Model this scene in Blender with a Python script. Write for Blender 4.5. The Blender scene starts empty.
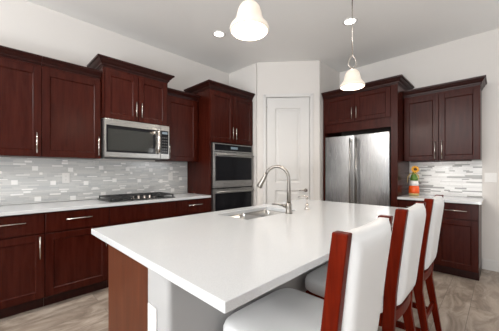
import bpy, bmesh, math, random
from mathutils import Vector, Matrix
random.seed(7)
SC = bpy.context.scene
COL = SC.collection
PI = math.pi

# ------------------------------------------------------------------ camera, world, lights, exposure
cam_d = bpy.data.cameras.new('camera')
cam = bpy.data.objects.new('camera', cam_d); COL.objects.link(cam)
cam.location = (0, 0, 1.26)
cam_d.sensor_width = 36.0
cam_d.lens = 36.0 * 256.4 / 499.0
cam_d.shift_y = 6.0 / 499.0
cam_d.clip_start = 0.02
cam.rotation_euler = (PI / 2, 0, math.atan2(250.5, 256.4) - PI / 2)
SC.camera = cam

W = bpy.data.worlds.new('world'); SC.world = W; W.use_nodes = True
W.node_tree.nodes['Background'].inputs[0].default_value = (0.82, 0.90, 1.0, 1)
W.node_tree.nodes['Background'].inputs[1].default_value = 0.5

def area(name, loc, target, sx, sy, power, color=(1, 1, 1)):
    d = bpy.data.lights.new(name, 'AREA'); d.shape = 'RECTANGLE'; d.size = sx; d.size_y = sy
    d.energy = power; d.color = color
    o = bpy.data.objects.new(name, d); COL.objects.link(o); o.location = loc
    o.rotation_euler = (Vector(target) - Vector(loc)).to_track_quat('-Z', 'Y').to_euler()
    return o
# daylight through the glazed openings behind the camera, plus two added ceiling fills
area('daylight_patio_door', (-3.47, 0.3, 1.35), (10, 0.3, 2.6), 3.6, 2.3, 26, (0.95, 0.98, 1.0))
area('ceiling_fill_rear', (-3.44, -0.3, 0.35), (-2.9, -0.3, 3.06), 2.4, 0.9, 300, (0.97, 0.985, 1.0))  # added fill aimed upwards to brighten the ceiling
area('daylight_transom', (-3.47, 1.5, 2.76), (10, 1.5, 0.9), 2.6, 0.34, 105, (1.0, 0.985, 0.97))
area('ceiling_fill_right', (4.46, -2.3, 1.7), (3.3, -1.6, 3.06), 1.8, 1.2, 36, (0.97, 0.985, 1.0))  # added fill for the right half of the ceiling, window invented with it
area('daylight_side_window', (-1.9, -3.47, 1.55), (-1.4, 10, 3.0), 2.2, 1.6, 2, (0.96, 0.98, 1.0))

SC.view_settings.view_transform = 'Standard'
SC.view_settings.look = 'None'
SC.view_settings.gamma = 1.0
SC.view_settings.use_curve_mapping = False
SC.view_settings.exposure = -0.14

# ------------------------------------------------------------------ materials
def newmat(name):
    m = bpy.data.materials.new(name); m.use_nodes = True
    nt = m.node_tree; return m, nt, nt.nodes['Principled BSDF']
def plain(name, col, rough=0.5, metal=0.0, coat=0.0, spec=0.5, emit=None, estr=0.0, trans=0.0, bump=None):
    m, nt, b = newmat(name)
    b.inputs['Base Color'].default_value = (*col, 1); b.inputs['Roughness'].default_value = rough
    b.inputs['Metallic'].default_value = metal; b.inputs['Coat Weight'].default_value = coat
    b.inputs['Coat Roughness'].default_value = 0.08
    b.inputs['Specular IOR Level'].default_value = spec
    b.inputs['Transmission Weight'].default_value = trans
    if emit: b.inputs['Emission Color'].default_value = (*emit, 1); b.inputs['Emission Strength'].default_value = estr
    # a little procedural variation on everything
    tc = nt.nodes.new('ShaderNodeTexCoord'); n = nt.nodes.new('ShaderNodeTexNoise')
    n.inputs['Scale'].default_value = bump[0] if bump else 60
    nt.links.new(tc.outputs['Object'], n.inputs['Vector'])
    bp = nt.nodes.new('ShaderNodeBump'); bp.inputs['Strength'].default_value = bump[1] if bump else 0.01
    bp.inputs['Distance'].default_value = 0.002
    nt.links.new(n.outputs['Fac'], bp.inputs['Height']); nt.links.new(bp.outputs['Normal'], b.inputs['Normal'])
    return m
def ramp(nt, stops):
    r = nt.nodes.new('ShaderNodeValToRGB'); e = r.color_ramp.elements
    while len(e) < len(stops): e.new(0.5)
    for k, (p, c) in enumerate(stops): e[k].position = p; e[k].color = (*c, 1)
    return r
def wood(name, c0, c1, rough=0.3, coat=0.25, scale=(14, 14, 1.2), spec=0.5):
    m, nt, b = newmat(name)
    tc = nt.nodes.new('ShaderNodeTexCoord'); mp = nt.nodes.new('ShaderNodeMapping')
    mp.inputs['Scale'].default_value = scale
    n = nt.nodes.new('ShaderNodeTexNoise'); n.inputs['Scale'].default_value = 2.2; n.inputs['Detail'].default_value = 6
    n.inputs['Distortion'].default_value = 0.6
    r = ramp(nt, [(0.3, c0), (0.72, c1)])
    nt.links.new(tc.outputs['Object'], mp.inputs['Vector']); nt.links.new(mp.outputs['Vector'], n.inputs['Vector'])
    nt.links.new(n.outputs['Fac'], r.inputs['Fac']); nt.links.new(r.outputs['Color'], b.inputs['Base Color'])
    b.inputs['Roughness'].default_value = rough; b.inputs['Coat Weight'].default_value = coat
    b.inputs['Coat Roughness'].default_value = 0.12; b.inputs['Specular IOR Level'].default_value = spec
    return m
def quartz(name, c0, c1, rough):
    m, nt, b = newmat(name)
    tc = nt.nodes.new('ShaderNodeTexCoord'); n = nt.nodes.new('ShaderNodeTexNoise')
    n.inputs['Scale'].default_value = 260; n.inputs['Detail'].default_value = 2
    r = ramp(nt, [(0.35, c0), (0.6, c1)])
    nt.links.new(tc.outputs['Object'], n.inputs['Vector']); nt.links.new(n.outputs['Fac'], r.inputs['Fac'])
    nt.links.new(r.outputs['Color'], b.inputs['Base Color']); b.inputs['Roughness'].default_value = rough
    return m
def brushed(name, col, rough=0.28, axis_scale=(2, 2, 120), aniso=0.5):
    m, nt, b = newmat(name)
    tc = nt.nodes.new('ShaderNodeTexCoord'); mp = nt.nodes.new('ShaderNodeMapping'); mp.inputs['Scale'].default_value = axis_scale
    n = nt.nodes.new('ShaderNodeTexNoise'); n.inputs['Scale'].default_value = 3
    mr = nt.nodes.new('ShaderNodeMapRange'); mr.inputs['To Min'].default_value = rough - 0.05; mr.inputs['To Max'].default_value = rough + 0.07
    nt.links.new(tc.outputs['Object'], mp.inputs['Vector']); nt.links.new(mp.outputs['Vector'], n.inputs['Vector'])
    nt.links.new(n.outputs['Fac'], mr.inputs['Value']); nt.links.new(mr.outputs['Result'], b.inputs['Roughness'])
    b.inputs['Base Color'].default_value = (*col, 1); b.inputs['Metallic'].default_value = 1
    b.inputs['Anisotropic'].default_value = aniso
    return m
def floor_mat():
    m, nt, b = newmat('wood_look_floor')
    L = nt.links.new
    tc = nt.nodes.new('ShaderNodeTexCoord')
    br = nt.nodes.new('ShaderNodeTexBrick'); br.inputs['Scale'].default_value = 1.0
    br.inputs['Brick Width'].default_value = 1.2; br.inputs['Row Height'].default_value = 0.2
    br.inputs['Mortar Size'].default_value = 0.002; br.inputs['Color1'].default_value = (0, 0, 0, 1); br.inputs['Color2'].default_value = (1, 1, 1, 1)
    br.inputs['Mortar'].default_value = (0.5, 0.5, 0.5, 1); br.offset = 0.37
    L(tc.outputs['Object'], br.inputs['Vector'])
    # each plank shifts its own grain
    add = nt.nodes.new('ShaderNodeVectorMath'); add.operation = 'MULTIPLY_ADD'
    add.inputs[1].default_value = (3.7, 2.3, 5.1)
    L(br.outputs['Color'], add.inputs[0]); L(tc.outputs['Object'], add.inputs[2])
    mp = nt.nodes.new('ShaderNodeMapping'); mp.inputs['Scale'].default_value = (1.2, 3.2, 1)
    L(add.outputs[0], mp.inputs['Vector'])
    n = nt.nodes.new('ShaderNodeTexNoise'); n.inputs['Scale'].default_value = 2.2; n.inputs['Detail'].default_value = 7
    n.inputs['Roughness'].default_value = 0.62; n.inputs['Distortion'].default_value = 1.6
    L(mp.outputs['Vector'], n.inputs['Vector'])
    r = ramp(nt, [(0.25, (0.155, 0.118, 0.092)), (0.44, (0.275, 0.222, 0.18)), (0.58, (0.40, 0.335, 0.28)), (0.76, (0.54, 0.475, 0.415))])
    L(n.outputs['Fac'], r.inputs['Fac'])
    mx = nt.nodes.new('ShaderNodeMix'); mx.data_type = 'RGBA'
    mx.inputs['B'].default_value = (0.17, 0.145, 0.125, 1)
    L(br.outputs['Fac'], mx.inputs['Factor']); L(r.outputs['Color'], mx.inputs['A'])
    L(mx.outputs['Result'], b.inputs['Base Color']); b.inputs['Roughness'].default_value = 0.38
    return m

M_WALL = plain('wall_paint', (0.72, 0.695, 0.668), 0.85, spec=0.2, bump=(240, 0.05))
M_CEIL = plain('ceiling_paint', (0.88, 0.875, 0.86), 0.9, spec=0.2, bump=(200, 0.05))
M_WHITE = plain('white_trim_paint', (0.70, 0.69, 0.675), 0.4)
M_KNEE = plain('island_shade_paint', (0.41, 0.41, 0.41), 0.8, spec=0.2, bump=(240, 0.05))  # pale paint greyed to stand in for the shade under the overhang
M_FLOOR = floor_mat()
M_CH = wood('cherry_cabinet_wood', (0.031, 0.0036, 0.0016), (0.054, 0.0090, 0.0047), 0.27, 0.0, spec=0.17)
M_CHD = wood('cherry_crown_wood', (0.020, 0.0045, 0.0032), (0.034, 0.007, 0.005), 0.32, 0.0, spec=0.2)
M_END = wood('island_veneer', (0.072, 0.019, 0.0075), (0.115, 0.033, 0.0135), 0.4, 0.0, (9, 9, 1.0), spec=0.15)
M_STOOL = wood('stool_wood', (0.075, 0.0045, 0.001), (0.14, 0.011, 0.0025), 0.3, 0.0, (18, 18, 1.6), spec=0.06)
M_DARK = plain('dark_cavity', (0.01, 0.006, 0.005), 0.7)
M_QUARTZ = quartz('white_quartz', (0.595, 0.61, 0.625), (0.65, 0.665, 0.68), 0.12)
M_STEEL = brushed('stainless_steel', (0.43, 0.43, 0.43), 0.27, (160, 160, 1.0))
M_STEELH = brushed('stainless_trim', (0.35, 0.345, 0.335), 0.28, (2, 2, 140))
M_NICKEL = plain('satin_nickel', (0.66, 0.61, 0.56), 0.22, 1.0)
M_SINK = plain('sink_steel', (0.40, 0.40, 0.40), 0.28, 1.0)
M_FAUCET = plain('brushed_nickel', (0.31, 0.29, 0.265), 0.28, 1.0)
M_BLACKGL = plain('black_glass', (0.010, 0.010, 0.012), 0.05, spec=0.18)
M_BLACK = plain('black_enamel', (0.015, 0.015, 0.016), 0.35)
M_IRON = plain('cast_iron', (0.022, 0.022, 0.023), 0.55)
M_MWGL = plain('microwave_window_mesh', (0.028, 0.029, 0.026), 0.07, spec=0.5)
M_LEATHER = plain('white_leather', (0.79, 0.80, 0.805), 0.42, bump=(320, 0.12))
M_PLATE = plain('white_plastic', (0.82, 0.81, 0.79), 0.35)
M_GREYPL = plain('outlet_slots', (0.35, 0.34, 0.33), 0.5)
M_GROUT = plain('grout', (0.56, 0.56, 0.55), 0.8)
TG = [plain('glass_tile_%s' % n, c, 0.16, coat=0.3) for n, c in
      (('mist', (0.61, 0.62, 0.615)), ('fog', (0.66, 0.665, 0.655)), ('pearl', (0.71, 0.71, 0.695)), ('smoke', (0.55, 0.565, 0.57)))]
M_TW = plain('white_tile', (0.94, 0.935, 0.92), 0.2)
TR = [plain('lit_tile_%s' % n, c, 0.25) for n, c in
      (('white', (0.93, 0.93, 0.92)), ('chalk', (0.88, 0.88, 0.87)), ('cloud', (0.78, 0.78, 0.77)), ('ash', (0.42, 0.42, 0.41)))]  # tile whitened in its colour to stand in for brighter light here
M_SHADE = plain('frosted_shade_glass', (0.58, 0.53, 0.47), 0.4, emit=(1.0, 0.86, 0.70), estr=0.5)
M_BULB = plain('lit_bulb', (1, 1, 1), 0.5, emit=(1.0, 0.88, 0.72), estr=14)
M_LENS = plain('lit_downlight_lens', (1, 1, 1), 0.5, emit=(1.0, 0.94, 0.86), estr=6)
M_DISP = plain('dim_display', (0.03, 0.04, 0.05), 0.2, emit=(0.5, 0.65, 0.75), estr=0.35)
M_ORANGE = plain('orange_glaze', (0.80, 0.10, 0.012), 0.25)
M_GREEN = plain('green_glaze', (0.10, 0.22, 0.03), 0.3)
M_CREAM = plain('white_glaze', (0.84, 0.81, 0.78), 0.3)
M_PETAL = plain('yellow_petals', (0.85, 0.42, 0.03), 0.6)
M_SEED = plain('flower_seeds', (0.09, 0.035, 0.012), 0.8)
M_RAFFIA = plain('raffia_ribbon', (0.52, 0.40, 0.16), 0.7)
M_SLIDER = plain('window_frame_white', (0.8, 0.8, 0.8), 0.4)

# ------------------------------------------------------------------ mesh helpers
class MB:
    """collects shapes (world or local coordinates) and links them as one mesh object"""
    def __init__(s): s.bm = bmesh.new(); s.mi = 0
    def quadface(s, vs, smooth=False):
        try: f = s.bm.faces.new(vs)
        except ValueError: return
        f.material_index = s.mi; f.smooth = smooth
    def pts_box(s, P):
        v = [s.bm.verts.new(p) for p in P]
        for q in ((0, 1, 2, 3), (4, 5, 6, 7), (0, 1, 5, 4), (1, 2, 6, 5), (2, 3, 7, 6), (3, 0, 4, 7)):
            s.quadface([v[i] for i in q])
        return s
    def box(s, x0, x1, y0, y1, z0, z1):
        return s.pts_box([(x0, y0, z0), (x1, y0, z0), (x1, y1, z0), (x0, y1, z0), (x0, y0, z1), (x1, y0, z1), (x1, y1, z1), (x0, y1, z1)])
    def loops(s, rings, closed=True, caps=True, smooth=False):
        R = [[s.bm.verts.new(p) for p in r] for r in rings]
        n = len(R[0])
        for a, b in zip(R, R[1:]):
            for i in range(n if closed else n - 1):
                s.quadface([a[i], a[(i + 1) % n], b[(i + 1) % n], b[i]], smooth)
        if caps:
            s.quadface(R[0], False); s.quadface(R[-1], False)
        return s
    def tube(s, pts, rad, n=12, smooth=True):
        pts = [Vector(p) for p in pts]
        rads = rad if isinstance(rad, (list, tuple)) else [rad] * len(pts)
        t0 = (pts[1] - pts[0]).normalized()
        up = Vector((0, 0, 1)) if abs(t0.z) < 0.9 else Vector((1, 0, 0))
        a = t0.cross(up).normalized(); rings = []
        for i, p in enumerate(pts):
            t = (pts[min(i + 1, len(pts) - 1)] - pts[max(i - 1, 0)]).normalized()
            a = (a - t * a.dot(t)).normalized(); b = t.cross(a)
            rings.append([p + (a * math.cos(2 * PI * k / n) + b * math.sin(2 * PI * k / n)) * rads[i] for k in range(n)])
        return s.loops(rings, True, True, smooth)
    def lathe(s, prof, c=(0, 0, 0), n=32, caps=True, smooth=True):
        rings = [[(c[0] + r * math.cos(2 * PI * k / n), c[1] + r * math.sin(2 * PI * k / n), c[2] + z) for k in range(n)] for r, z in prof]
        return s.loops(rings, True, caps, smooth)
    def prism(s, poly, z0, z1):
        return s.loops([[(x, y, z0) for x, y in poly], [(x, y, z1) for x, y in poly]])
    def build(s, name, mats, parent=None, off=(0, 0, 0), bevel=0.0, seg=2, label=None):
        bmesh.ops.recalc_face_normals(s.bm, faces=s.bm.faces)
        if any(off): bmesh.ops.translate(s.bm, verts=s.bm.verts, vec=(-off[0], -off[1], -off[2]))
        me = bpy.data.meshes.new(name); s.bm.to_mesh(me); s.bm.free()
        for m in (mats if isinstance(mats, (list, tuple)) else [mats]): me.materials.append(m)
        o = bpy.data.objects.new(name, me); COL.objects.link(o)
        if parent is not None: o.parent = parent
        if bevel:
            b = o.modifiers.new('bevel', 'BEVEL'); b.width = bevel; b.segments = seg; b.limit_method = 'ANGLE'; b.angle_limit = 0.6
        if label: o['label'] = label
        return o

def thing(name, label, cat, loc, group=None, rz=0.0):
    o = bpy.data.objects.new(name, None); COL.objects.link(o); o.location = loc; o.rotation_euler = (0, 0, rz)
    o.empty_display_size = 0.05
    o['label'] = label; o['category'] = cat
    if group: o['group'] = group
    return o
def tag(o, label, cat, group=None):
    o['label'] = label; o['category'] = cat
    if group: o['group'] = group
    return o
def struct(o, label=None):
    o['kind'] = 'structure'
    if label: o['label'] = label
    return o

class Face:
    """a cabinet front: u runs along the wall, d goes into the wall, z up"""
    def __init__(s, axis, plane): s.axis = axis; s.plane = plane
    def w(s, u, d, z): return (u, s.plane + d, z) if s.axis == 'y' else (s.plane + d, u, z)
    def box(s, mb, u0, u1, d0, d1, z0, z1):
        return mb.pts_box([s.w(u0, d0, z0), s.w(u1, d0, z0), s.w(u1, d1, z0), s.w(u0, d1, z0),
                           s.w(u0, d0, z1), s.w(u1, d0, z1), s.w(u1, d1, z1), s.w(u0, d1, z1)])

TH = 0.02
def shaker(fc, u0, u1, z0, z1, name, parent, off, mat=None, rail=0.062):
    mb = MB()
    fc.box(mb, u0, u0 + rail, 0, TH, z0, z1); fc.box(mb, u1 - rail, u1, 0, TH, z0, z1)
    fc.box(mb, u0 + rail, u1 - rail, 0, TH, z0, z0 + rail); fc.box(mb, u0 + rail, u1 - rail, 0, TH, z1 - rail, z1)
    # sloping sticking around the sunk panel, then the panel
    i0, i1, j0, j1 = u0 + rail, u1 - rail, z0 + rail, z1 - rail
    s = 0.007
    o_ = [fc.w(i0, 0.003, j0), fc.w(i1, 0.003, j0), fc.w(i1, 0.003, j1), fc.w(i0, 0.003, j1)]
    i_ = [fc.w(i0 + s, 0.010, j0 + s), fc.w(i1 - s, 0.010, j0 + s), fc.w(i1 - s, 0.010, j1 - s), fc.w(i0 + s, 0.010, j1 - s)]
    b_ = [fc.w(i0 + s, 0.016, j0 + s), fc.w(i1 - s, 0.016, j0 + s), fc.w(i1 - s, 0.016, j1 - s), fc.w(i0 + s, 0.016, j1 - s)]
    mb.loops([o_, i_, b_], caps=False); mb.quadface([mb.bm.verts.new(p) for p in i_])
    return mb.build(name, mat or M_CH, parent, off, bevel=0.0025)
def slab(fc, u0, u1, z0, z1, name, parent, off, mat=None):
    mb = MB(); fc.box(mb, u0, u1, 0, TH, z0, z1)
    return mb.build(name, mat or M_CH, parent, off, bevel=0.004)
def pull_v(fc, u, z0, z1, parent, off, r=0.0055, stand=0.032):
    mb = MB()
    mb.tube([fc.w(u, -stand, z0), fc.w(u, -stand, z1)], r, 10)
    for z in (z0 + 0.025, z1 - 0.025): mb.tube([fc.w(u, -stand, z), fc.w(u, -0.0005, z)], r * 0.8, 8)
    return mb.build('handle', M_NICKEL, parent, off)
def pull_h(fc, u0, u1, z, parent, off, r=0.0055, stand=0.032):
    mb = MB()
    mb.tube([fc.w(u0, -stand, z), fc.w(u1, -stand, z)], r, 10)
    for u in (u0 + 0.025, u1 - 0.025): mb.tube([fc.w(u, -stand, z), fc.w(u, -0.0005, z)], r * 0.8, 8)
    return mb.build('handle', M_NICKEL, parent, off)
CROWN = [(0.0, 0.0), (0.004, 0.0), (0.006, 0.14), (0.014, 0.18), (0.016, 0.34), (0.030, 0.50), (0.044, 0.78), (0.056, 0.80), (0.058, 1.0)]
def crown(fc, u0, u1, dback, z0, z1, left, right, parent, off, mat, d0=TH, k=1.0):
    mb = MB(); rings = []
    for o_, t in CROWN:
        o_ *= k; z = z0 + (z1 - z0) * t
        a, b, f = u0 - o_ * left, u1 + o_ * right, d0 - o_
        rings.append([fc.w(a, f, z), fc.w(b, f, z), fc.w(b, dback, z), fc.w(a, dback, z)])
    mb.loops(rings)
    return mb.build('crown_molding', mat, parent, off)

# ------------------------------------------------------------------ dimensions of the place
YW, XW, CEIL = 3.57, 4.49, 3.06
X0R, Y0R = -3.5, -3.5
P1, P2 = Vector((3.115, 2.866)), Vector((3.765, 2.092))     # ends of the diagonal pantry wall

# ------------------------------------------------------------------ room shell
struct(MB().box(X0R - .1, XW + .1, Y0R - .1, YW + .1, -0.1, 0).build('floor', M_FLOOR))
struct(MB().box(X0R - .1, XW + .1, Y0R - .1, YW + .1, CEIL, CEIL + .1).build('ceiling', M_CEIL))
struct(MB().box(X0R - .1, XW + .1, YW, YW + .1, 0, CEIL).build('wall_left', M_WALL))
mb = MB().box(XW, XW + .1, -1.4, YW, 0, CEIL)
mb.box(XW, XW + .1, Y0R - .1, -3.2, 0, CEIL); mb.box(XW, XW + .1, -3.2, -1.4, 0, 1.0); mb.box(XW, XW + .1, -3.2, -1.4, 2.4, CEIL)
struct(mb.build('wall_right', M_WALL))
struct(MB().box(P1.x, P1.x + .09, P1.y + .02, YW, 0, CEIL).build('wall_pantry_left', M_WALL))
struct(MB().box(P2.x + .02, XW, P2.y, P2.y + .09, 0, CEIL).build('wall_pantry_right', M_WALL))
D = (P2 - P1).normalized(); N = Vector((-0.766, -0.643)); N = Vector((D.y, -D.x)); DL = (P2 - P1).length
if N.dot(Vector((-1, -1))) < 0: N = -N
def dg(u, o, z): p = P1 + D * u + N * o; return (p.x, p.y, z)       # u along the wall, o out towards the room
class Diag:
    @staticmethod
    def box(mb, u0, u1, o0, o1, z0, z1):
        return mb.pts_box([dg(u0, o0, z0), dg(u1, o0, z0), dg(u1, o1, z0), dg(u0, o1, z0), dg(u0, o0, z1), dg(u1, o0, z1), dg(u1, o1, z1), dg(u0, o1, z1)])
DU0, DU1, DZ = 0.175, 0.905, 2.475       # door leaf opening
DU0, DU1 = 0.150, 0.855
mb = MB()
Diag.box(mb, 0, DU0 - .02, -.09, 0, 0, CEIL); Diag.box(mb, DU1 + .02, DL, -.09, 0, 0, CEIL); Diag.box(mb, DU0 - .02, DU1 + .02, -.09, 0, DZ + .02, CEIL)
struct(mb.build('wall_pantry', M_WALL))

# rear walls with their glazed openings (behind the camera)
def holed(name, fixed, a0, a1, holes, axis, top=()):
    mb = MB()
    def bx(p0, p1, z0, z1):
        if axis == 'x': mb.box(fixed - .1, fixed, p0, p1, z0, z1)
        else: mb.box(p0, p1, fixed - .1, fixed, z0, z1)
    cur = a0
    HT = top[0][2] if top else CEIL
    for h0, h1, z0, z1 in holes:
        bx(cur, h0, 0, HT)
        if z0 > 0: bx(h0, h1, 0, z0)
        bx(h0, h1, z1, HT); cur = h1
    bx(cur, a1, 0, HT)
    for h0, h1, z0, z1 in top:
        bx(a0, h0, z0, CEIL); bx(h1, a1, z0, CEIL); bx(h0, h1, z1, CEIL)
    return struct(mb.build(name, M_WALL))
def winframe(name, fixed, h0, h1, z0, z1, n, axis):
    mb = MB(); t = .05
    def bx(p0, p1, q0, q1):
        if axis == 'x': mb.box(fixed - .09, fixed - .035, p0, p1, q0, q1)
        else: mb.box(p0, p1, fixed - .09, fixed - .035, q0, q1)
    bx(h0, h1, z0, z0 + t); bx(h0, h1, z1 - t, z1)
    for k in range(n + 1):
        u = h0 + (h1 - h0 - t) * k / n; bx(u, u + t, z0 + t, z1 - t)
    return struct(mb.build(name, M_SLIDER))
holed('wall_rear', X0R, Y0R, YW, [(-1.5, 2.1, 0.2, 2.5)], 'x', [(.2, 2.8, 2.6, 2.92)]); winframe('window_1', X0R, -1.5, 2.1, 0.2, 2.5, 3, 'x'); winframe('added_window_4', XW + .12, -3.2, -1.4, 1.0, 2.4, 2, 'x'); winframe('window_3', X0R, .2, 2.8, 2.6, 2.92, 3, 'x')  # the right wall's window frame is added to go with the ceiling fill
holed('wall_side', Y0R, X0R, XW, [(-3.0, -0.8, 0.75, 2.35)], 'y')
winframe('window_2', Y0R, -3.0, -0.8, 0.75, 2.35, 2, 'y')

# baseboards
mb = MB().box(XW - .014, XW - .0005, Y0R, 0.165, 0, 0.125); mb.box(XW - .009, XW - .0005, Y0R, 0.165, 0.125, 0.138)
struct(mb.build('baseboard_right', M_WHITE, bevel=.003))

# pantry door, its casing
mb = MB(); c = .055
for a, b in ((DU0 - c, DU0), (DU1, DU1 + c)):
    Diag.box(mb, a, b, .0005, .016, 0, DZ + c); Diag.box(mb, a + .008, b - .008, .016, .021, 0, DZ + c - .008)
Diag.box(mb, DU0, DU1, .0005, .016, DZ, DZ + c); Diag.box(mb, DU0 - .04, DU1 + .04, .016, .021, DZ + .008, DZ + c - .008)
Diag.box(mb, DU0 - .018, DU0 - .004, -.08, .0005, 0, DZ + .015); Diag.box(mb, DU1 + .004, DU1 + .018, -.08, .0005, 0, DZ + .015)
Diag.box(mb, DU0 - .018, DU1 + .018, -.08, .0005, DZ + .004, DZ + .018)
struct(mb.build('trim_1', M_WHITE, bevel=.002))
mb = MB(); f = -.012; bk = -.047
st = .15
Diag.box(mb, DU0 + .003, DU0 + st, bk, f, .01, DZ - .003); Diag.box(mb, DU1 - st, DU1 - .003, bk, f, .01, DZ - .003)
for z0, z1 in ((.01, .22), (.95, 1.08), (2.30, DZ - .003)): Diag.box(mb, DU0 + st, DU1 - st, bk, f, z0, z1)
for z0, z1 in ((.22, .95), (1.08, 2.30)):
    a, b = DU0 + st, DU1 - st
    def ring(i, o): return [dg(a + i, o, z0 + i), dg(b - i, o, z0 + i), dg(b - i, o, z1 - i), dg(a + i, o, z1 - i)]
    rr = [ring(0, f), ring(.012, f - .014), ring(.03, f - .014), ring(.055, f - .004)]
    mb.loops(rr, caps=False); mb.quadface([mb.bm.verts.new(p) for p in rr[-1]])
door = struct(mb.build('door_1', M_WHITE), 'tall white two-panel pantry door in the angled wall')
for z in (.25, 1.25, 2.24):
    mb = MB(); mb.tube([dg(DU0 - .001, -.004, z), dg(DU0 - .001, -.004, z + .09)], .007, 8)
    mb.build('hinge', M_NICKEL, door, label='satin nickel door hinge')
mb = MB(); hu, hz = DU1 - .065, .955
p0, p1 = Vector(dg(hu, f, hz)), Vector(dg(hu, .045, hz))
mb.tube([p0, p0 + (p1 - p0) * .15], .03, 20); mb.tube([p0, p1], .011, 12)
mb.tube([dg(hu + .01, .045, hz), dg(hu - .05, .047, hz + .004), dg(hu - .11, .045, hz)], [.01, .009, .006], 10)
mb.build('door_handle', M_NICKEL, door, label='satin nickel lever handle')

# ------------------------------------------------------------------ mosaic backsplashes
def mosaic(fc, name, u0, u1, z0, z1, mats, weights, rowh, lens, accents):
    mb = MB(); mb.mi = 0
    fc.box(mb, u0, u1, .003, .008, z0, z1)
    z = z0 + .001
    while z < z1 - .002:
        h = min(random.choice(rowh), z1 - .001 - z); u = u0
        while u < u1 - .003:
            L = random.uniform(*lens); e = min(u + L, u1)
            if u1 - e < .03: e = u1
            mb.mi = random.choices(range(1, len(mats)), weights)[0]
            fc.box(mb, u + .001, e - .001, random.choice((0, .0006)), .003, z, z + h - .0016)
            u = e
        z += h
    mb.mi = len(mats) - 1
    for a, b, c_, d_ in accents: 
        if b < u1 - .01 and a > u0 + .01 and d_ < z1 - .005: fc.box(mb, a, b, -.0016, .003, c_, d_)
    return struct(mb.build(name, mats))
FL = Face('y', YW - .0085)
acc = []
u = -.62; k = 0
while u < 2.2:            # the mosaic sheets repeat about every 0.32 m
    for du, dz, w, h in ((.02, .015, .056, .05), (.155, .185, .05, .047), (.0, .345, .05, .047), (.15, .075, .10, .016),
                         (.235, .125, .09, .013), (.17, .39, .10, .014), (.19, .28, .11, .009), (-.06, .43, .06, .02),
                         (.06, .30, .028, .025), (-.07, .11, .06, .018), (.265, .45, .05, .016), (.04, .235, .09, .008)):
        jz = (0, -.012, .014)[k % 3]
        acc.append((u + du, u + du + w, .925 + dz + jz, .925 + dz + jz + h))
    u += .318; k += 1
mosaic(FL, 'wall_left_tile', -.6, 2.228, .923, 1.403, [M_GROUT] + TG + [M_TW], (5, 6, 4, 2, .25), (.0165, .0165, .023), (.07, .2), acc)
FR = Face('x', XW - .0085)
mosaic(FR, 'wall_right_tile', .165, .985, .923, 1.40, [M_GROUT] + TR, (6, 4, 3, 3), (.010, .014, .018, .022), (.06, .22), [])

# ------------------------------------------------------------------ range wall: wall cabinets
G = .0025
FU = Face('y', 3.23)
UB, UT = 1.405, 2.322
def wallcab(fc, name, label, u0, u1, d1, z0, z1, ctop, doors, left=0, right=0, group=None, ck=1.0, crown_z=None):
    off = fc.w((u0 + u1) / 2, d1 / 2, z0)
    t = thing(name, label, 'cabinet', off, group)
    mb = MB(); fc.box(mb, u0 + .0008, u1 - .0008, TH + .001, d1, z0, z1); 
    mb.build('body', M_CH, t, off, bevel=.002)
    for (a, b, hu, hz0, hz1) in doors:
        dr = shaker(fc, a + G, b - G, z0 + .004, z1 - .045, 'door', t, off)
        if hu is not None: pull_v(fc, hu, hz0, hz1, dr, off)
    crown(fc, u0 + .0008, u1 - .0008, d1, crown_z or z1 - .012, ctop, left, right, t, off, M_CHD, k=ck)
    return t
wd = YW - .003 - 3.23
wallcab(FU, 'wall_cabinet', 'cherry wall cabinet cut off by the photo edge, farthest from the microwave', -.30, .377, wd, UB, UT, 2.388, [(-.30, .377, .337, 1.44, 1.64)], group='wall cabinets over the range counter')
wallcab(FU, 'wall_cabinet', 'cherry single-door wall cabinet touching the microwave on its handle side', .377, .903, wd, UB, UT, 2.388, [(.377, .903, .872, 1.44, 1.65)], group='wall cabinets over the range counter')
FM = Face('y', 3.165)
wallcab(FM, 'wall_cabinet', 'raised two-door cherry cabinet directly above the microwave', .905, 1.692, YW - .003 - 3.165, 1.862, 2.455, 2.54,
        [(.92, 1.297, 1.263, 1.92, 2.10), (1.297, 1.677, 1.328, 1.92, 2.10)], 1, 1, 'wall cabinets over the range counter', 1.15)
wallcab(FU, 'wall_cabinet', 'narrow cherry wall cabinet between microwave and tall oven cabinet', 1.694, 2.226, wd, UB, UT, 2.388, [(1.70, 2.19, 1.73, 1.45, 1.62)], group='wall cabinets over the range counter')

# tall oven cabinet
FT = Face('y', 2.955); td = YW - .003 - 2.955
off = (2.67, 3.26, 0)
t = thing('oven_cabinet', 'tall cherry cabinet housing the double wall oven', 'cabinet', off)
TX0, TX1 = 2.232, 3.108
mb = MB()
FT.box(mb, TX0, TX0 + .02, TH, td, .1, 2.46); FT.box(mb, TX1 - .02, TX1, TH, td, .1, 2.46)
FT.box(mb, TX0 + .02, TX1 - .02, td - .02, td, .1, 2.46)
FT.box(mb, TX0 + .02, TX1 - .02, TH, td - .02, 1.685, 2.46); FT.box(mb, TX0 + .02, TX1 - .02, TH, td - .02, .1, .30)
FT.box(mb, TX0 + .02, TX1 - .02, .09, td - .02, .0, .1)
FT.box(mb, TX0 + .02, TX0 + .028, TH, .05, .30, 1.685); FT.box(mb, TX1 - .028, TX1 - .02, TH, .05, .30, 1.685)
mb.build('body', M_CH, t, off, bevel=.002)
d1 = shaker(FT, TX0 + .006, 2.669, 1.70, 2.43, 'door', t, off); pull_v(FT, 2.640, 1.755, 1.935, d1, off)
d2 = shaker(FT, 2.673, TX1 - .006, 1.70, 2.43, 'door', t, off); pull_v(FT, 2.706, 1.755, 1.935, d2, off)
dw = slab(FT, TX0 + .006, TX1 - .006, .12, .30, 'drawer', t, off); pull_h(FT, 2.55, 2.79, .21, dw, off)
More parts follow.
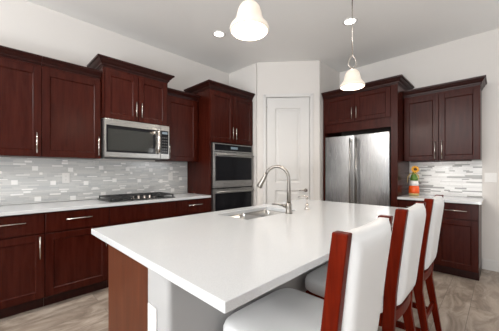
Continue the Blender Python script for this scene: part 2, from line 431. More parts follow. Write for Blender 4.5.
crown(FT, TX0, TX1, td, 2.45, 2.548, 1, 0, t, off, M_CHD, k=1.15)

# double wall oven
off = (2.67, 3.2, .31)
t = thing('double_wall_oven', 'stainless double wall oven with black glass doors', 'oven', off)
OX0, OX1 = 2.263, 3.077
FO = Face('y', 2.945)
mb = MB(); FO.box(mb, OX0, OX1, .03, td - .05, .315, 1.67); mb.build('body', M_BLACK, t, off)
mb = MB(); FO.box(mb, OX0, OX1, -.005, .028, 1.555, 1.675); mb.build('control_panel', M_STEELH, t, off, bevel=.003)
cp = t.children[-1]
mb = MB(); FO.box(mb, OX0 + .03, OX1 - .02, -.008, -.0055, 1.572, 1.662); cg = mb.build('control_glass', M_BLACKGL, cp, off, bevel=.001)
mb = MB(); FO.box(mb, 2.60, 2.74, -.0095, -.0085, 1.60, 1.635); mb.build('display', M_DISP, cp, off, label='dim oven clock display')
def ovendoor(z0, z1, hz, wz0):
    mb = MB(); FO.box(mb, OX0, OX1, -.012, .028, z0, z1)
    d = mb.build('door', M_STEELH, t, off, bevel=.004)
    mb = MB(); FO.box(mb, OX0 + .035, OX1 - .03, -.0155, -.0125, wz0, z1 - .025 if hz is None else hz - .024); mb.build('glass', M_BLACKGL, d, off, bevel=.001, label='black glass oven window')
    mb = MB(); mb.tube([FO.w(OX0 + .02, -.055, hz), FO.w(OX1 - .02, -.055, hz)], .0125, 14)
    for u in (OX0 + .06, OX1 - .06): mb.tube([FO.w(u, -.055, hz), FO.w(u, -.0125, hz)], .009, 10)
    mb.build('handle', M_STEELH, d, off)
ovendoor(1.02, 1.548, 1.508, 1.125)
ovendoor(.34, 1.003, .962, .45)

# over-the-range microwave
off = (1.2985, 3.35, 1.42)
t = thing('microwave', 'stainless over-the-range microwave hung under the raised cabinet', 'microwave', off)
FW = Face('y', 3.135); X0, X1, Z0, Z1 = .908, 1.689, 1.420, 1.858
mb = MB(); FW.box(mb, X0, X1, .036, YW - .012 - 3.135, Z0, Z1); mb.build('body', M_STEELH, t, off, bevel=.003)
mb = MB(); FW.box(mb, X0 + .01, X1 - .01, .05, .25, Z0 - .006, Z0 - .0005); mb.build('vent_grille', M_BLACK, t, off)
mb = MB(); FW.box(mb, X0, 1.565, 0, .034, Z0 + .004, Z1 - .002)
d = mb.build('door', M_STEELH, t, off, bevel=.004)
mb = MB(); FW.box(mb, .928, 1.500, -.003, -.0005, 1.480, 1.785); mb.build('black_surround', M_BLACKGL, d, off)
mb = MB(); FW.box(mb, .945, 1.465, -.0048, -.0032, 1.502, 1.745); mb.build('window', M_MWGL, d, off, label='grey mesh microwave window')
mb = MB(); mb.tube([FW.w(1.526, -.001, 1.78), FW.w(1.526, -.035, 1.765), FW.w(1.526, -.043, 1.70), FW.w(1.526, -.045, 1.635), FW.w(1.526, -.043, 1.57), FW.w(1.526, -.035, 1.51), FW.w(1.526, -.001, 1.495)], 0.016, 12)
mb.build('handle', M_NICKEL, d, off)
mb = MB(); FW.box(mb, 1.567, X1, 0, .034, Z0 + .004, Z1 - .002); cp = mb.build('control_panel', M_STEELH, t, off, bevel=.004)
mb = MB(); FW.box(mb, 1.572, 1.672, -.003, -.0005, 1.488, 1.79); mb.mi = 1
for i in range(3):
    for j in range(6): FW.box(mb, 1.586 + i * .027, 1.604 + i * .027, -.0042, -.0032, 1.51 + j * .036, 1.526 + j * .036)
mb.build('keypad', [M_BLACKGL, plain('keypad_buttons', (.07, .07, .07), .4)], cp, off)
mb = MB(); FW.box(mb, 1.585, 1.66, -.0045, -.0032, 1.745, 1.775); mb.build('display', M_DISP, cp, off)

# ------------------------------------------------------------------ range wall: base cabinets and counter
CT = .92
FB = Face('y', 2.965); bd = YW - .003 - 2.965
def basecab(fc, label, u0, u1, parts, group, d=None, end=False):
    d = d or bd
    off = fc.w((u0 + u1) / 2, d / 2, 0)
    t = thing('base_cabinet', label, 'cabinet', off, group)
    mb = MB(); fc.box(mb, u0 + .0008, u1 - .0008, TH + .001, d, .105, CT - .032); mb.build('body', M_CH, t, off, bevel=.002)
    mb = MB(); fc.box(mb, u0 + .0008, u1 - .0008, .085, d - .01, 0, .1035); mb.build('toe_kick', M_CHD, t, off)
    for p in parts:
        if p[0] == 'door':
            o = shaker(fc, p[1] + G, p[2] - G, p[3], p[4], 'door', t, off)
            if p[5] is not None: pull_v(fc, p[5], p[6], p[7], o, off)
        else:
            o = slab(fc, p[1] + G, p[2] - G, p[3], p[4], 'drawer' if p[0] == 'drawer' else 'false_front', t, off)
            if p[0] == 'drawer': pull_h(fc, p[5], p[6], p[7], o, off)
    return t
DZ0, DZ1, FZ0, FZ1 = .115, .690, .702, .877
gb = 'base cabinets along the range wall'
basecab(FB, 'cherry base cabinet cut by the photo edge, door handle near its seam', -.32, .369, [('drawer', -.32, .369, FZ0, FZ1, -.10, .235, .812), ('door', -.32, .369, DZ0, DZ1, .331, .478, .675)], gb)
basecab(FB, 'cherry base cabinet with wide drawer and single broad door, left of the cooktop cabinet', .369, .905, [('drawer', .369, .905, FZ0, FZ1, .525, .742, .808), ('door', .369, .905, DZ0, DZ1, .868, .478, .675)], gb)
basecab(FB, 'cherry base cabinet under the cooktop with a plain handleless front', .905, 1.692, [('false', .905, 1.692, FZ0, FZ1), ('door', .905, 1.2985, DZ0, DZ1, 1.262, .478, .675), ('door', 1.2985, 1.692, DZ0, DZ1, 1.335, .478, .675)], gb)
basecab(FB, 'narrow cherry base cabinet between the cooktop cabinet and tall oven cabinet', 1.692, 2.229, [('drawer', 1.692, 2.229, FZ0, FZ1, 1.86, 2.075, .812), ('door', 1.692, 2.229, DZ0, DZ1, 2.19, .478, .675)], gb)
tag(MB().box(-.34, 2.2295, 2.942, YW - .001, CT - .030, CT).build('countertop', M_QUARTZ, bevel=.003),
    'long white quartz countertop along the range wall under the grey mosaic', 'countertop')

# gas cooktop
off = (1.33, 3.28, CT)
t = thing('gas_cooktop', 'black gas cooktop with iron grates set on the range counter', 'cooktop', off)
mb = MB(); mb.box(.935, 1.725, 3.045, 3.50, CT + .0005, CT + .012); mb.build('cooktop_base', M_BLACK, t, off, bevel=.004)
for bx, by, br in ((1.07, 3.18, .045), (1.07, 3.38, .04), (1.33, 3.33, .055), (1.59, 3.18, .04), (1.59, 3.38, .045)):
    mb = MB(); mb.lathe([(br, .0125), (br, .022), (br * .75, .026)], (bx, by, CT)); mb.lathe([(br * .7, .0265), (br * .72, .034), (br * .5, .036)], (bx, by, CT))
    mb.build('burner', M_IRON, t, off)
for g0, g1 in ((.95, 1.195), (1.205, 1.455), (1.465, 1.71)):
    mb = MB(); y0, y1, z0, z1 = (3.065 if g0 != 1.205 else 3.20), 3.485, CT + .036, CT + .050
    for x in (g0, (g0 + g1) / 2 - .006, g1 - .012): mb.box(x, x + .012, y0, y1, z0, z1)
    for y in (y0, y0 + (y1 - y0) * .5 - .006, y1 - .012, y0 + (y1 - y0) * .25 - .006, y0 + (y1 - y0) * .75 - .006): mb.box(g0 + .0125, g1 - .0125, y, y + .012, z0, z1 - .001)
    for x in (g0, g1 - .012):
        for y in (y0, y1 - .012): mb.box(x, x + .012, y, y + .012, CT + .0125, z0)
    mb.build('grate', M_IRON, t, off)
for i in range(5):
    x = 1.21 + i * .068
    mb = MB(); mb.lathe([(.021, .0125), (.021, .018), (.016, .020), (.0155, .045), (.012, .047)], (x, 3.115 + abs(i - 2) * .004, CT), 16)
    mb.build('knob', M_NICKEL, t, off, label='bright metal control knob')

# outlets and switches
def outlet(fc, label, u, z, w=.072, h=.118, n=2, group=None, name='wall_outlet', cat='outlet'):
    off = fc.w(u, 0, z); t = thing(name, label, cat, off, group)
    mb = MB(); fc.box(mb, u - w / 2, u + w / 2, -.005, -.0005, z - h / 2, z + h / 2); mb.build('cover_plate', M_PLATE, t, off, bevel=.002)
    for s in range(n):
        mb = MB()
        if cat == 'outlet':
            zz = z + (-.022, .022)[s]; fc.box(mb, u - .017, u + .017, -.0068, -.0052, zz - .015, zz + .015)
            mb.mi = 1
            for du in (-.006, .006): fc.box(mb, u + du - .0012, u + du + .0012, -.0074, -.0069, zz - .004, zz + .006)
            mb.build('socket', [M_PLATE, M_GREYPL], t, off)
        else:
            uu = u + (s - (n - 1) / 2) * .046; fc.box(mb, uu - .016, uu + .016, -.0075, -.0052, z - .033, z + .033)
            mb.build('rocker', M_PLATE, t, off, bevel=.001)
    return t
go = 'outlets on the grey mosaic'
outlet(Face('y', YW - .0105), 'white outlet on the grey mosaic under the wall cabinet beside the microwave', .632, 1.185, group=go)
outlet(Face('y', YW - .0105), 'white outlet on the grey mosaic near the tall oven cabinet', 1.935, 1.185, group=go)
outlet(Face('x', XW), 'white double light switch on the bare wall right of the pale mosaic', .085, 1.182, .115, .118, 2, None, 'light_switch', 'light switch')

# ------------------------------------------------------------------ fridge wall
FC = Face('x', 3.865); cd = XW - .003 - 3.865
off = (4.17, 1.53, 0)
t = thing('refrigerator_cabinet', 'cherry enclosure around the refrigerator with two doors above it', 'cabinet', off)
RY0, RY1 = .985, 2.080
mb = MB(); FC.box(mb, RY0, RY0 + .085, 0, .02, 0, 2.46); FC.box(mb, RY0, RY0 + .02, .02, cd, 0, 2.46); mb.build('side_panel', M_CH, t, off, bevel=.002)
mb = MB(); FC.box(mb, RY1 - .03, RY1, 0, cd, 0, 2.46); mb.build('side_panel', M_CH, t, off, bevel=.002)
mb = MB(); FC.box(mb, RY0 + .0205, RY1 - .0305, TH + .001, cd, 1.88, 2.46); mb.build('body', M_CH, t, off, bevel=.002)
a, b = RY0 + .09, RY1 - .034; m_ = 1.566
dA = shaker(FC, a, m_ - .002, 2.015, 2.435, 'door', t, off); pull_v(FC, m_ - .034, 2.06, 2.235, dA, off)
dB = shaker(FC, m_ + .002, b, 2.015, 2.435, 'door', t, off); pull_v(FC, m_ + .034, 2.06, 2.235, dB, off)
crown(FC, RY0, RY1, cd, 2.44, 2.535, 1, 0, t, off, M_CHD, d0=0, k=1.15)

off = (4.1, 1.54, 0)
t = thing('refrigerator', 'stainless french-door refrigerator with two long bar handles', 'refrigerator', off)
FF = Face('x', 3.825); fy0, fy1, fm = 1.080, 2.026, 1.553
mb = MB(); FF.box(mb, fy0 + .004, fy1 - .004, .062, .66, .03, 1.80); mb.build('body', plain('fridge_side_grey', (.10, .10, .105), .5), t, off)
mb = MB(); FF.box(mb, fy0 + .02, fy1 - .02, .08, .6, 0, .0295); mb.build('base_grille', M_BLACK, t, off)
def rdoor(a, b, z0, z1, nm):
    mb = MB(); n = 10; rings = []
    prof = [(a, .060)] + [(a + (b - a) * k / n, .0 + .010 * (2 * k / n - 1) ** 2) for k in range(n + 1)] + [(b, .060)]
    for z in (z0, z1): rings.append([FF.w(u, d, z) for u, d in prof])
    mb.loops(rings); o = mb.build(nm, M_STEEL, t, off, bevel=.004)
    return o
d = rdoor(fy0, fm - .003, .66, 1.805, 'door')
def bar(u, z0, z1, par):
    mb = MB(); mb.tube([FF.w(u, -.055, z0), FF.w(u, -.055, z1)], .0115, 14)
    for z in (z0 + .04, z1 - .04): mb.tube([FF.w(u, -.055, z), FF.w(u, .006, z)], .009, 10)
    mb.build('handle', M_STEELH, par, off)
bar(fm - .047, .76, 1.755, d)
d = rdoor(fm + .003, fy1, .66, 1.805, 'door'); bar(fm + .047, .76, 1.755, d)
d = rdoor(fy0, fy1, .06, .652, 'freezer_drawer')
mb = MB(); mb.tube([FF.w(fy0 + .09, -.05, .585), FF.w(fy1 - .09, -.05, .585)], .0115, 14)
for u in (fy0 + .14, fy1 - .14): mb.tube([FF.w(u, -.05, .585), FF.w(u, .004, .585)], .009, 10)
mb.build('handle', M_STEELH, d, off)

FV = Face('x', 4.145); vd = XW - .003 - 4.145
vt = wallcab(FV, 'wall_cabinet', 'two-door cherry wall cabinet beside the refrigerator over the pale mosaic', .168, .9835, vd, 1.405, 2.318, 2.40,
        [(.172, .577, .540, 1.43, 1.655), (.577, .980, .614, 1.43, 1.655)], 1, 0, ck=.9)
off = (4.22, .575, 1.404)  # added bar, itself unseen, to brighten the mosaic behind it
t = thing('added_mosaic_light', 'added lit bar under the wall cabinet, brightening the pale mosaic', 'light', off)
MB().box(4.172, 4.200, .25, .90, 1.388, 1.4035).build('housing', M_CHD, t, off, bevel=.002)
MB().box(4.2003, 4.204, .26, .89, 1.390, 1.402).build('lens', M_LENS, t, off)
l = bpy.data.lights.new('added_mosaic_glow', 'AREA'); l.shape = 'RECTANGLE'; l.size = .62; l.size_y = .03; l.energy = 1.0; l.color = (1, .97, .93)
lo_ = bpy.data.objects.new('added_mosaic_glow', l); COL.objects.link(lo_); lo_.location = (0.002, 0, -.018); lo_.parent = t
lo_.rotation_euler = (Vector((.25, 0, -.35))).to_track_quat('-Z', 'X').to_euler()
FD = Face('x', 3.875); dd = XW - .003 - 3.875
basecab(FD, 'cherry base cabinet beside the refrigerator under the pale mosaic', .170, .984, [('drawer', .172, .577, FZ0, FZ1, .27, .48, .80), ('drawer', .577, .982, FZ0, FZ1, .68, .88, .80),
        ('door', .172, .577, DZ0, DZ1, .535, .478, .675), ('door', .577, .982, DZ0, DZ1, .62, .478, .675)], None, dd)
tag(MB().box(3.835, XW - .001, .145, .984, CT - .030, CT).build('countertop', M_QUARTZ, bevel=.003),
    'short white quartz countertop beside the refrigerator', 'countertop')

# sunflower jar on the short counter
off = (4.22, .870, CT)
t = thing('sunflower_bottle', 'orange, white and green bottle topped by a sunflower on the short counter', 'ornament', off)
def band(name, mat, prof): mb = MB(); mb.lathe(prof, off, 28); return mb.build(name, mat, t, off)
band('amber_base', M_RAFFIA, [(.056, .001), (.062, .006), (.064, .034)])
band('orange_band', M_ORANGE, [(.064, .0345), (.066, .06), (.064, .10), (.059, .140)])
band('white_band', M_CREAM, [(.059, .1405), (.053, .18), (.050, .212)])
band('green_band', M_GREEN, [(.050, .2125), (.047, .245), (.036, .285), (.025, .312), (.021, .335)])
fcn = Vector((off[0] - .03, off[1] - .02, CT + .37)); nv = Vector((-.9, -.4, .18)).normalized()
s1 = nv.cross(Vector((0, 0, 1))).normalized(); s2 = s1.cross(nv)
mb = MB()
for lay, (nn, rr, dd_) in enumerate(((14, .058, 0), (13, .048, .006))):
    for k in range(nn):
        a = 2 * PI * (k + .5 * lay) / nn; dr_ = s1 * math.cos(a) + s2 * math.sin(a); sd = -s1 * math.sin(a) + s2 * math.cos(a)
        c0 = fcn + nv * dd_
        P = [c0 + dr_ * .016 - sd * .007, c0 + dr_ * rr * .65 - sd * .010 + nv * .006, c0 + dr_ * rr, c0 + dr_ * rr * .65 + sd * .010 + nv * .006, c0 + dr_ * .016 + sd * .007]
        top = [mb.bm.verts.new(p) for p in P]; bot = [mb.bm.verts.new(p - nv * .003) for p in P]
        mb.quadface(top); mb.quadface(bot)
        for i in range(5): mb.quadface([top[i], top[(i + 1) % 5], bot[(i + 1) % 5], bot[i]])
fl = mb.build('petals', M_PETAL, t, off)
mb = MB(); mb.tube([fcn - nv * .004, fcn + nv * .012, fcn + nv * .018], [.021, .020, .010], 18); mb.build('flower_center', M_SEED, fl, off)
mb = MB(); mb.tube([(off[0], off[1], CT + .3355), fcn - nv * .005], .006, 8); mb.build('stem', M_GREEN, t, off)
mb = MB()
for sx, dz in ((-1, -.10), (1, -.085), (-1, -.05), (1, -.12)):
    q = Vector((off[0] - .035, off[1], CT + .30))
    mb.tube([q, q + Vector((-.01, sx * .035, .015)), q + Vector((-.015, sx * .065, dz * .4)), q + Vector((-.01, sx * .07, dz))], [.005, .007, .006, .003], 6)
mb.build('ribbon', M_RAFFIA, t, off)

# ------------------------------------------------------------------ island
IX0, IX1, IY0, IY1 = .432, 2.735, .512, 1.738
off = (1.55, 1.27, 0)
t = thing('kitchen_island', 'kitchen island base with brown end panel and knee wall greyed for shade', 'island', off)
BX0, BX1 = .457, 2.69
mb = MB(); mb.box(BX0, BX0 + .02, 1.0105, 1.510, .0, CT - .033); mb.build('end_panel', M_END, t, off, bevel=.002, label='reddish brown veneer end panel')
# knee wall with a rounded corner
mb = MB(); r_ = .022
poly = []
for cx_, cy_, a0 in ((BX0 - .006 + r_, .850 + r_, PI), (BX1 - r_, .850 + r_, 1.5 * PI)):
    for k in range(6): a = a0 + (PI / 2) * k / 5; poly.append((cx_ + r_ * math.cos(a), cy_ + r_ * math.sin(a)))
poly += [(BX1, 1.0095), (BX0 - .006, 1.0095)]
mb.prism(poly, 0, CT - .033); mb.build('knee_wall', M_KNEE, t, off, label='painted drywall knee wall under the overhang')
mb = MB(); mb.box(BX0 - .014, BX0 - .0065, .86, 1.0, 0, .1); mb.box(BX0, BX1, .838, .8495, 0, .1); mb.build('baseboard', M_WHITE, t, off, bevel=.002)
# cabinet run facing the range
for b_ in ((BX0 + .021, 1.23, 1.0105, 1.538, .1, CT - .033), (1.2305, 1.9495, 1.0105, 1.648, .1, .68), (1.95, BX1 - .02, 1.0105, 1.538, .1, CT - .033),
           (1.2305, 1.25, 1.538, 1.648, .6805, CT - .033), (1.93, 1.9495, 1.538, 1.648, .6805, CT - .033)):
    MB().box(*b_).build('cabinet_box', M_CH, t, off)
mb = MB(); mb.box(BX0 + .021, BX1 - .02, 1.03, 1.44, 0, .099); mb.build('toe_kick', M_CHD, t, off)
mb = MB(); mb.box(BX1 - .019, BX1, 1.0105, 1.536, 0, CT - .033); mb.build('end_panel', M_END, t, off, bevel=.002)
class FaceI:
    def __init__(s, plane): s.plane = plane
    def w(s, u, d, z): return (u, s.plane - d, z)
    box = Face.box
for a, b, pl in ((.482, .855, 1.560), (.855, 1.228, 1.560), (1.232, 1.590, 1.670), (1.590, 1.948, 1.670), (1.952, 2.31, 1.560), (2.31, 2.668, 1.560)):
    FI = FaceI(pl)
    dr = shaker(FI, a + G, b - G, .115, .685, 'door', t, off); pull_v(FI, b - .04, .47, .66, dr, off)
    w_ = slab(FI, a + G, b - G, .70, .875, 'drawer' if pl < 1.6 else 'false_front', t, off)
    if pl < 1.6: pull_h(FI, (a + b) / 2 - .09, (a + b) / 2 + .09, .79, w_, off)

# worktop with the sink cut-out
SX0, SX1, SY0, SY1 = 1.285, 1.895, 1.275, 1.625
mb = MB(); z0, z1 = CT - .032, CT
xs, ys = [IX0, SX0, SX1, IX1], [IY0, SY0, SY1, IY1]
V = {}
for k, z in enumerate((z0, z1)):
    for i, x in enumerate(xs):
        for j, y in enumerate(ys): V[i, j, k] = mb.bm.verts.new((x, y, z))
for k in (0, 1):
    for i in range(3):
        for j in range(3):
            if (i, j) != (1, 1): mb.quadface([V[i, j, k], V[i + 1, j, k], V[i + 1, j + 1, k], V[i, j + 1, k]])
for i in range(3):
    for j in (0, 3): mb.quadface([V[i, j, 0], V[i + 1, j, 0], V[i + 1, j, 1], V[i, j, 1]]); mb.quadface([V[j, i, 0], V[j, i + 1, 0], V[j, i + 1, 1], V[j, i, 1]])
for (a, b) in (((1, 1), (2, 1)), ((2, 1), (2, 2)), ((2, 2), (1, 2)), ((1, 2), (1, 1))):
    mb.quadface([V[a[0], a[1], 0], V[b[0], b[1], 0], V[b[0], b[1], 1], V[a[0], a[1], 1]])
tag(mb.build('island_countertop', M_QUARTZ, bevel=.003), 'large white quartz countertop of the kitchen island', 'countertop')

off = ((SX0 + SX1) / 2, (SY0 + SY1) / 2, CT - .21)
t = thing('kitchen_sink', 'stainless double-bowl sink set into the island countertop', 'sink', off)
def bowl(a, b):
    mb = MB(); y0, y1 = SY0 - .006, SY1 + .006; zt = CT - .0325; n = 6
    def rr(i, z, r):
        P = []
        for cx_, cy_, a0 in ((b - i - r, y1 - i - r, 0), (a + i + r, y1 - i - r, PI / 2), (a + i + r, y0 + i + r, PI), (b - i - r, y0 + i + r, 1.5 * PI)):
            for k in range(n): an = a0 + PI / 2 * k / (n - 1); P.append((cx_ + r * math.cos(an), cy_ + r * math.sin(an), z))
        return P
    mb.loops([rr(.0, zt, .02), rr(.004, zt, .035), rr(.008, zt - .13, .04), rr(.016, zt - .16, .045), rr(.05, zt - .17, .05)], caps=False, smooth=True)
    mb.quadface([mb.bm.verts.new(p) for p in rr(.05, zt - .17, .05)])
    o = mb.build('bowl', M_SINK, t, off)
    mb = MB(); mb.lathe([(.042, 0), (.042, .003), (.034, .003), (.028, .001)], ((a + b) / 2, (y0 + y1) / 2, zt - .1695), 20)
    mb.build('drain', M_NICKEL, o, off)
bowl(SX0 - .006, 1.575); bowl(1.590, SX1 + .006)
mb = MB(); mb.box(1.575, 1.590, SY0 - .004, SY1 + .004, CT - .05, CT - .0335); mb.build('divider', M_SINK, t, off, bevel=.002)

# faucet
fx, fy = 1.712, 1.226
off = (fx, fy, CT)
t = thing('kitchen_faucet', 'tall arched brushed nickel faucet with pull-down spray head', 'faucet', off)
mb = MB(); mb.lathe([(.030, .0005), (.030, .006), (.026, .010), (.024, .045), (.024, .075), (.018, .085)], off, 24); mb.build('base', M_FAUCET, t, off)
arc = [(fx, fy, CT + .086), (fx, fy, CT + .20), (fx, fy, CT + .27)]
rad = .105; sdx, sdy = -.28, .96
for k in range(1, 15):
    a = PI * k / 14 * .86; q = rad * (1 - math.cos(a)); arc.append((fx + sdx * q, fy + sdy * q, CT + .277 + rad * math.sin(a)))
mb = MB(); mb.tube(arc, [.0175, .0165] + [.0125] * (len(arc) - 2), 16); mb.build('spout', M_FAUCET, t, off)
e = Vector(arc[-1]); dv = (Vector(arc[-1]) - Vector(arc[-2])).normalized()
mb = MB(); mb.tube([e + dv * .001, e + dv * .008, e + dv * .05, e + dv * .105, e + dv * .128, e + dv * .134], [.0128, .0145, .017, .0225, .026, .022], 18); mb.build('spray_head', M_FAUCET, t, off)
mb = MB(); hb = Vector((fx, fy, CT + .055)); 
mb.tube([hb + Vector((-.005, .023, 0)), hb + Vector((-.018, .045, .006))], .013, 14); mb.tube([hb + Vector((-.018, .045, .008)), hb + Vector((-.04, .085, .016)), hb + Vector((-.06, .125, .014))], [.009, .007, .006], 10)
mb.build('lever', M_FAUCET, t, off)

off = (2.002, 1.236, CT)
t = thing('soap_dispenser', 'small metal soap pump on the island beside the faucet', 'soap dispenser', off)
mb = MB(); mb.lathe([(.024, .0005), (.024, .006), (.015, .011), (.013, .030), (.017, .036), (.015, .045), (.008, .05)], off, 20); mb.build('base', M_NICKEL, t, off)
mb = MB(); mb.tube([(off[0], off[1], CT + .0505), (off[0], off[1], CT + .105)], .0045, 10); mb.build('stem', M_NICKEL, t, off)
mb = MB(); mb.lathe([(.011, .1055), (.012, .112), (.010, .122)], off, 16); mb.tube([(off[0], off[1], CT + .115), (off[0] - .02, off[1] + .04, CT + .119), (off[0] - .035, off[1] + .07, CT + .108)], [.006, .005, .004], 10); mb.build('nozzle', M_NICKEL, t, off)

outlet(Face('x', BX0 - .0065), 'white outlet on the end of the island knee wall', .965, .680, .072, .118, 2, None)

# ------------------------------------------------------------------ counter stools
def interp(K, z):
    for (a, ya), (b, yb) in zip(K, K[1:]):
        if z <= b: return ya + (yb - ya) * (z - a) / (b - a)
    return K[-1][1]
def post_back(z): return interp([(0, -.325), (.12, -.292), (.30, -.268), (.50, -.240), (.66, -.247), (.80, -.263), (.95, -.282), (1.105, -.303)], z)
def post_front(z): return interp([(0, -.295), (.12, -.257), (.30, -.226), (.50, -.190), (.66, -.196), (.80, -.213), (.95, -.234), (1.105, -.257)], z)
def post_x(z): return .162 + .026 * max(0, min(1, (z - .55) / .5))
def stile_y(z): return post_back(z) + .027
def make_stool(label, loc):
    t = thing('counter_stool', label, 'stool', loc, 'counter stools along the island')
    for s in (-1, 1):       # rear leg and back post in one sweep
        mb = MB(); rings = []
        for z in (0, .06, .12, .2, .3, .4, .5, .6, .7, .8, .9, 1.0, 1.092):
            y = (post_back(z) + post_front(z)) / 2; wx = .0165 if z > .4 else .013 + .0035 * z / .4; wy = (post_front(z) - post_back(z)) / 2
            xo = s * (post_x(z) + (.030 * (1 - z / .5) ** 2 if z < .5 else 0))
            rings.append([(xo - wx, y - wy, z), (xo + wx, y - wy, z), (xo + wx, y + wy, z), (xo - wx, y + wy, z)])
        mb.loops(rings); mb.build('back_post', M_STOOL, t, bevel=.004)
        mb = MB(); rings = []
        for z, wx in ((0, .014), (.3, .018), (.585, .022)):
            cx_, cy_ = s * (.20 + .008 * (1 - z / .585)), .175 + .012 * (1 - z / .585)
            rings.append([(cx_ - wx, cy_ - wx, z), (cx_ + wx, cy_ - wx, z), (cx_ + wx, cy_ + wx, z), (cx_ - wx, cy_ + wx, z)])
        mb.loops(rings); mb.build('leg', M_STOOL, t, bevel=.003)
        mb = MB(); a0, a1, b0 = s * .171, s * .199, post_front(.24) + .006
        mb.pts_box([(a0 - .011, b0, .225), (a0 + .011, b0, .225), (a1 + .011, .160, .225), (a1 - .011, .160, .225), (a0 - .011, b0, .262), (a0 + .011, b0, .262), (a1 + .011, .160, .262), (a1 - .011, .160, .262)]); mb.build('stretcher', M_STOOL, t, bevel=.002)
    mb = MB(); mb.box(-.180, .180, .166, .188, .20, .24); mb.build('stretcher', M_STOOL, t, bevel=.002)
    mb = MB(); mb.box(-.152, .152, stile_y(.3) - .008, stile_y(.3) + .010, .285, .32); mb.build('stretcher', M_STOOL, t, bevel=.002)
    mb = MB()               # apron; its rear rail bows out under the back pad
    mb.box(-.1785, .1785, .165, .187, .515, .588)
    for s in (-1, 1):
        a0, a1 = s * .166, s * .196
        mb.pts_box([(a0 - .011, -.190, .525), (a0 + .011, -.190, .525), (a1 + .011, .152, .525), (a1 - .011, .152, .525), (a0 - .011, -.190, .588), (a0 + .011, -.190, .588), (a1 + .011, .152, .588), (a1 - .011, .152, .588)])
    rings = []
    for k in range(9):
        x = -.144 + .288 * k / 8; b_ = .010 * (1 - (x / .144) ** 2)
        rings.append([(x, -.240 - b_, .555), (x, -.212 - b_ * .5, .555), (x, -.212 - b_ * .5, .606), (x, -.240 - b_, .606)])
    mb.loops(rings); mb.build('seat_frame', M_STOOL, t, bevel=.002)
    # padded seat
    mb = MB(); rings = []; n = 48
    def sup(a, hx, hy, e): 
        c_, s_ = math.cos(a), math.sin(a)
        return hx * math.copysign(abs(c_) ** e, c_), hy * math.copysign(abs(s_) ** e, s_)
    for k_, z in ((.955, .5885), (.995, .598), (1.0, .615), (.995, .635), (.97, .651), (.90, .660), (.7, .666), (.4, .669), (.05, .670)):
        R = []
        for i in range(n):
            a = 2 * PI * i / n; x, y = sup(a, .236 * k_, .216 * k_, .30)
            if y < 0: x *= 1 - .06 * min(1, -y / .2)
            R.append((x, .010 + y, z + (.008 if z > .6 else 0)))
        rings.append(R)
    mb.loops(rings, smooth=True); mb.build('seat', M_LEATHER, t)
    # padded back, slightly bowed
    mb = MB(); nu, nv_ = 16, 14
    def P(u, v, side):
        z = .612 + (1.082 - .612) * v
        x = (post_x(z) - .0185) * u
        z += .008 * (u * u) * v * v - .003 * v
        edge = (1 - abs(u) ** 14) * (1 - abs(2 * v - 1) ** 12)
        y = stile_y(z) + .018 * (1 - v)
        return (x, y + (.012 + .022 * edge if side else -.022 - (.026 + .022 * (1 - v)) * edge), z)
    grid = {}
    for sd in (0, 1):
        for i in range(nu + 1):
            for j in range(nv_ + 1):
                u = math.sin((2 * i / nu - 1) * PI / 2); v = .5 + .5 * math.sin((2 * j / nv_ - 1) * PI / 2)
                grid[sd, i, j] = mb.bm.verts.new(P(u, v, sd))
        for i in range(nu):
            for j in range(nv_): mb.quadface([grid[sd, i, j], grid[sd, i + 1, j], grid[sd, i + 1, j + 1], grid[sd, i, j + 1]], True)
    for i in range(nu):
        for j in (0, nv_): mb.quadface([grid[0, i, j], grid[0, i + 1, j], grid[1, i + 1, j], grid[1, i, j]], True)
    for j in range(nv_):
        for i in (0, nu): mb.quadface([grid[0, i, j], grid[0, i, j + 1], grid[1, i, j + 1], grid[1, i, j]], True)
    mb.build('back_pad', M_LEATHER, t)
    return t
stool = make_stool('white leather counter stool with cherry posts at the near corner of the island', (.874, .590, 0))
for lab, x in (('middle white leather counter stool of the three along the island', 1.480), ('white leather counter stool nearest the refrigerator end of the island', 2.092)):
    r_ = stool.copy(); COL.objects.link(r_); r_.location = (x, .590, 0); r_['label'] = lab
    for ch in list(stool.children):
        c_ = ch.copy(); COL.objects.link(c_); c_.parent = r_

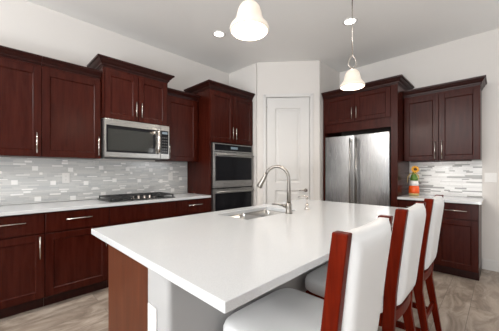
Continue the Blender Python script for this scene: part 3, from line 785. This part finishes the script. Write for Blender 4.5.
# ------------------------------------------------------------------ lamps
def pendant(label, x, y):
    off = (x, y, CEIL); zb = 2.085
    t = thing('pendant_lamp', label, 'pendant lamp', off, 'pendant lamps over the island')
    c = (x, y, 0)
    mb = MB(); mb.lathe([(.062, CEIL - .001), (.062, CEIL - .012), (.045, CEIL - .028), (.012, CEIL - .034)], c, 24); mb.build('canopy', M_NICKEL, t, off)
    mb = MB(); mb.tube([(x, y, CEIL - .034), (x, y, zb + .312)], .0055, 10); mb.build('rod', M_NICKEL, t, off)
    mb = MB()
    lo = []
    for k in range(25):
        a = 2 * PI * k / 24; w = .036 * math.sin(a) * (1 - .35 * math.cos(a)); zz = zb + .250 + .060 * math.cos(a)
        lo.append((x + w * .70, y - w * .715, zz))
    mb.tube(lo, .006, 8); mb.build('loop', M_NICKEL, t, off)
    mb = MB(); mb.lathe([(.008, zb + .192), (.018, zb + .186), (.026, zb + .1705)], c, 20); mb.build('cap', M_NICKEL, t, off)
    outer = [(.024, .170), (.036, .166), (.050, .155), (.062, .138), (.070, .115), (.075, .090), (.081, .068), (.094, .048), (.109, .032), (.115, .018), (.113, .006), (.105, .0)]
    prof = [(r, zb + z) for r, z in outer] + [(r - .006, zb + z + .001) for r, z in reversed(outer[:-1])]
    mb = MB(); mb.lathe(prof, c, 40, caps=False); mb.build('shade', M_SHADE, t, off)
    mb = MB(); mb.lathe([(.008, zb + .158), (.014, zb + .14), (.028, zb + .10), (.031, zb + .078), (.024, zb + .056), (.006, zb + .047)], c, 20); mb.build('bulb', M_BULB, t, off)
    l = bpy.data.lights.new('pendant_light', 'POINT'); l.energy = 10.5; l.color = (1, .86, .70); l.shadow_soft_size = .04
    lo_ = bpy.data.objects.new('pendant_light', l); COL.objects.link(lo_); lo_.location = (0, 0, zb + .02 - CEIL); lo_.parent = t
pendant('pendant lamp with bell shade nearest the camera, over the near end of the island', 1.082, 1.058)
pendant('pendant lamp with bell shade in front of the refrigerator cabinet', 2.50, 1.035)
def downlight(label, x, y, watts=30):
    off = (x, y, CEIL)
    t = thing('recessed_light', label, 'ceiling light', off, 'recessed ceiling lights')
    mb = MB(); mb.lathe([(.085, -.001), (.085, -.006), (.070, -.010), (.062, -.004), (.062, -.001)], off, 28, caps=False); mb.build('bezel', M_WHITE, t, off)
    mb = MB(); mb.lathe([(.061, -.0015), (.061, -.004), (.03, -.006)], off, 24); mb.build('lens', M_LENS, t, off)
    l = bpy.data.lights.new('downlight_beam', 'SPOT'); l.energy = watts; l.color = (1, .92, .82); l.spot_size = 2.2; l.spot_blend = .8; l.shadow_soft_size = .06
    lo_ = bpy.data.objects.new('downlight_beam', l); COL.objects.link(lo_); lo_.location = (0, 0, -.02); lo_.parent = t
downlight('round recessed ceiling light between the range wall and the pendant lamps', 2.12, 2.63)
downlight('round recessed ceiling light above the pendant at the refrigerator', 3.04, 1.285)
# added downlights out of view, placed to lift the walls and ceiling
downlight('added recessed ceiling light out of view beside the switch wall', 3.2, -.5, 50)
downlight('added recessed ceiling light out of view above the aisle at the cooktop', 1.15, 2.45, 75)
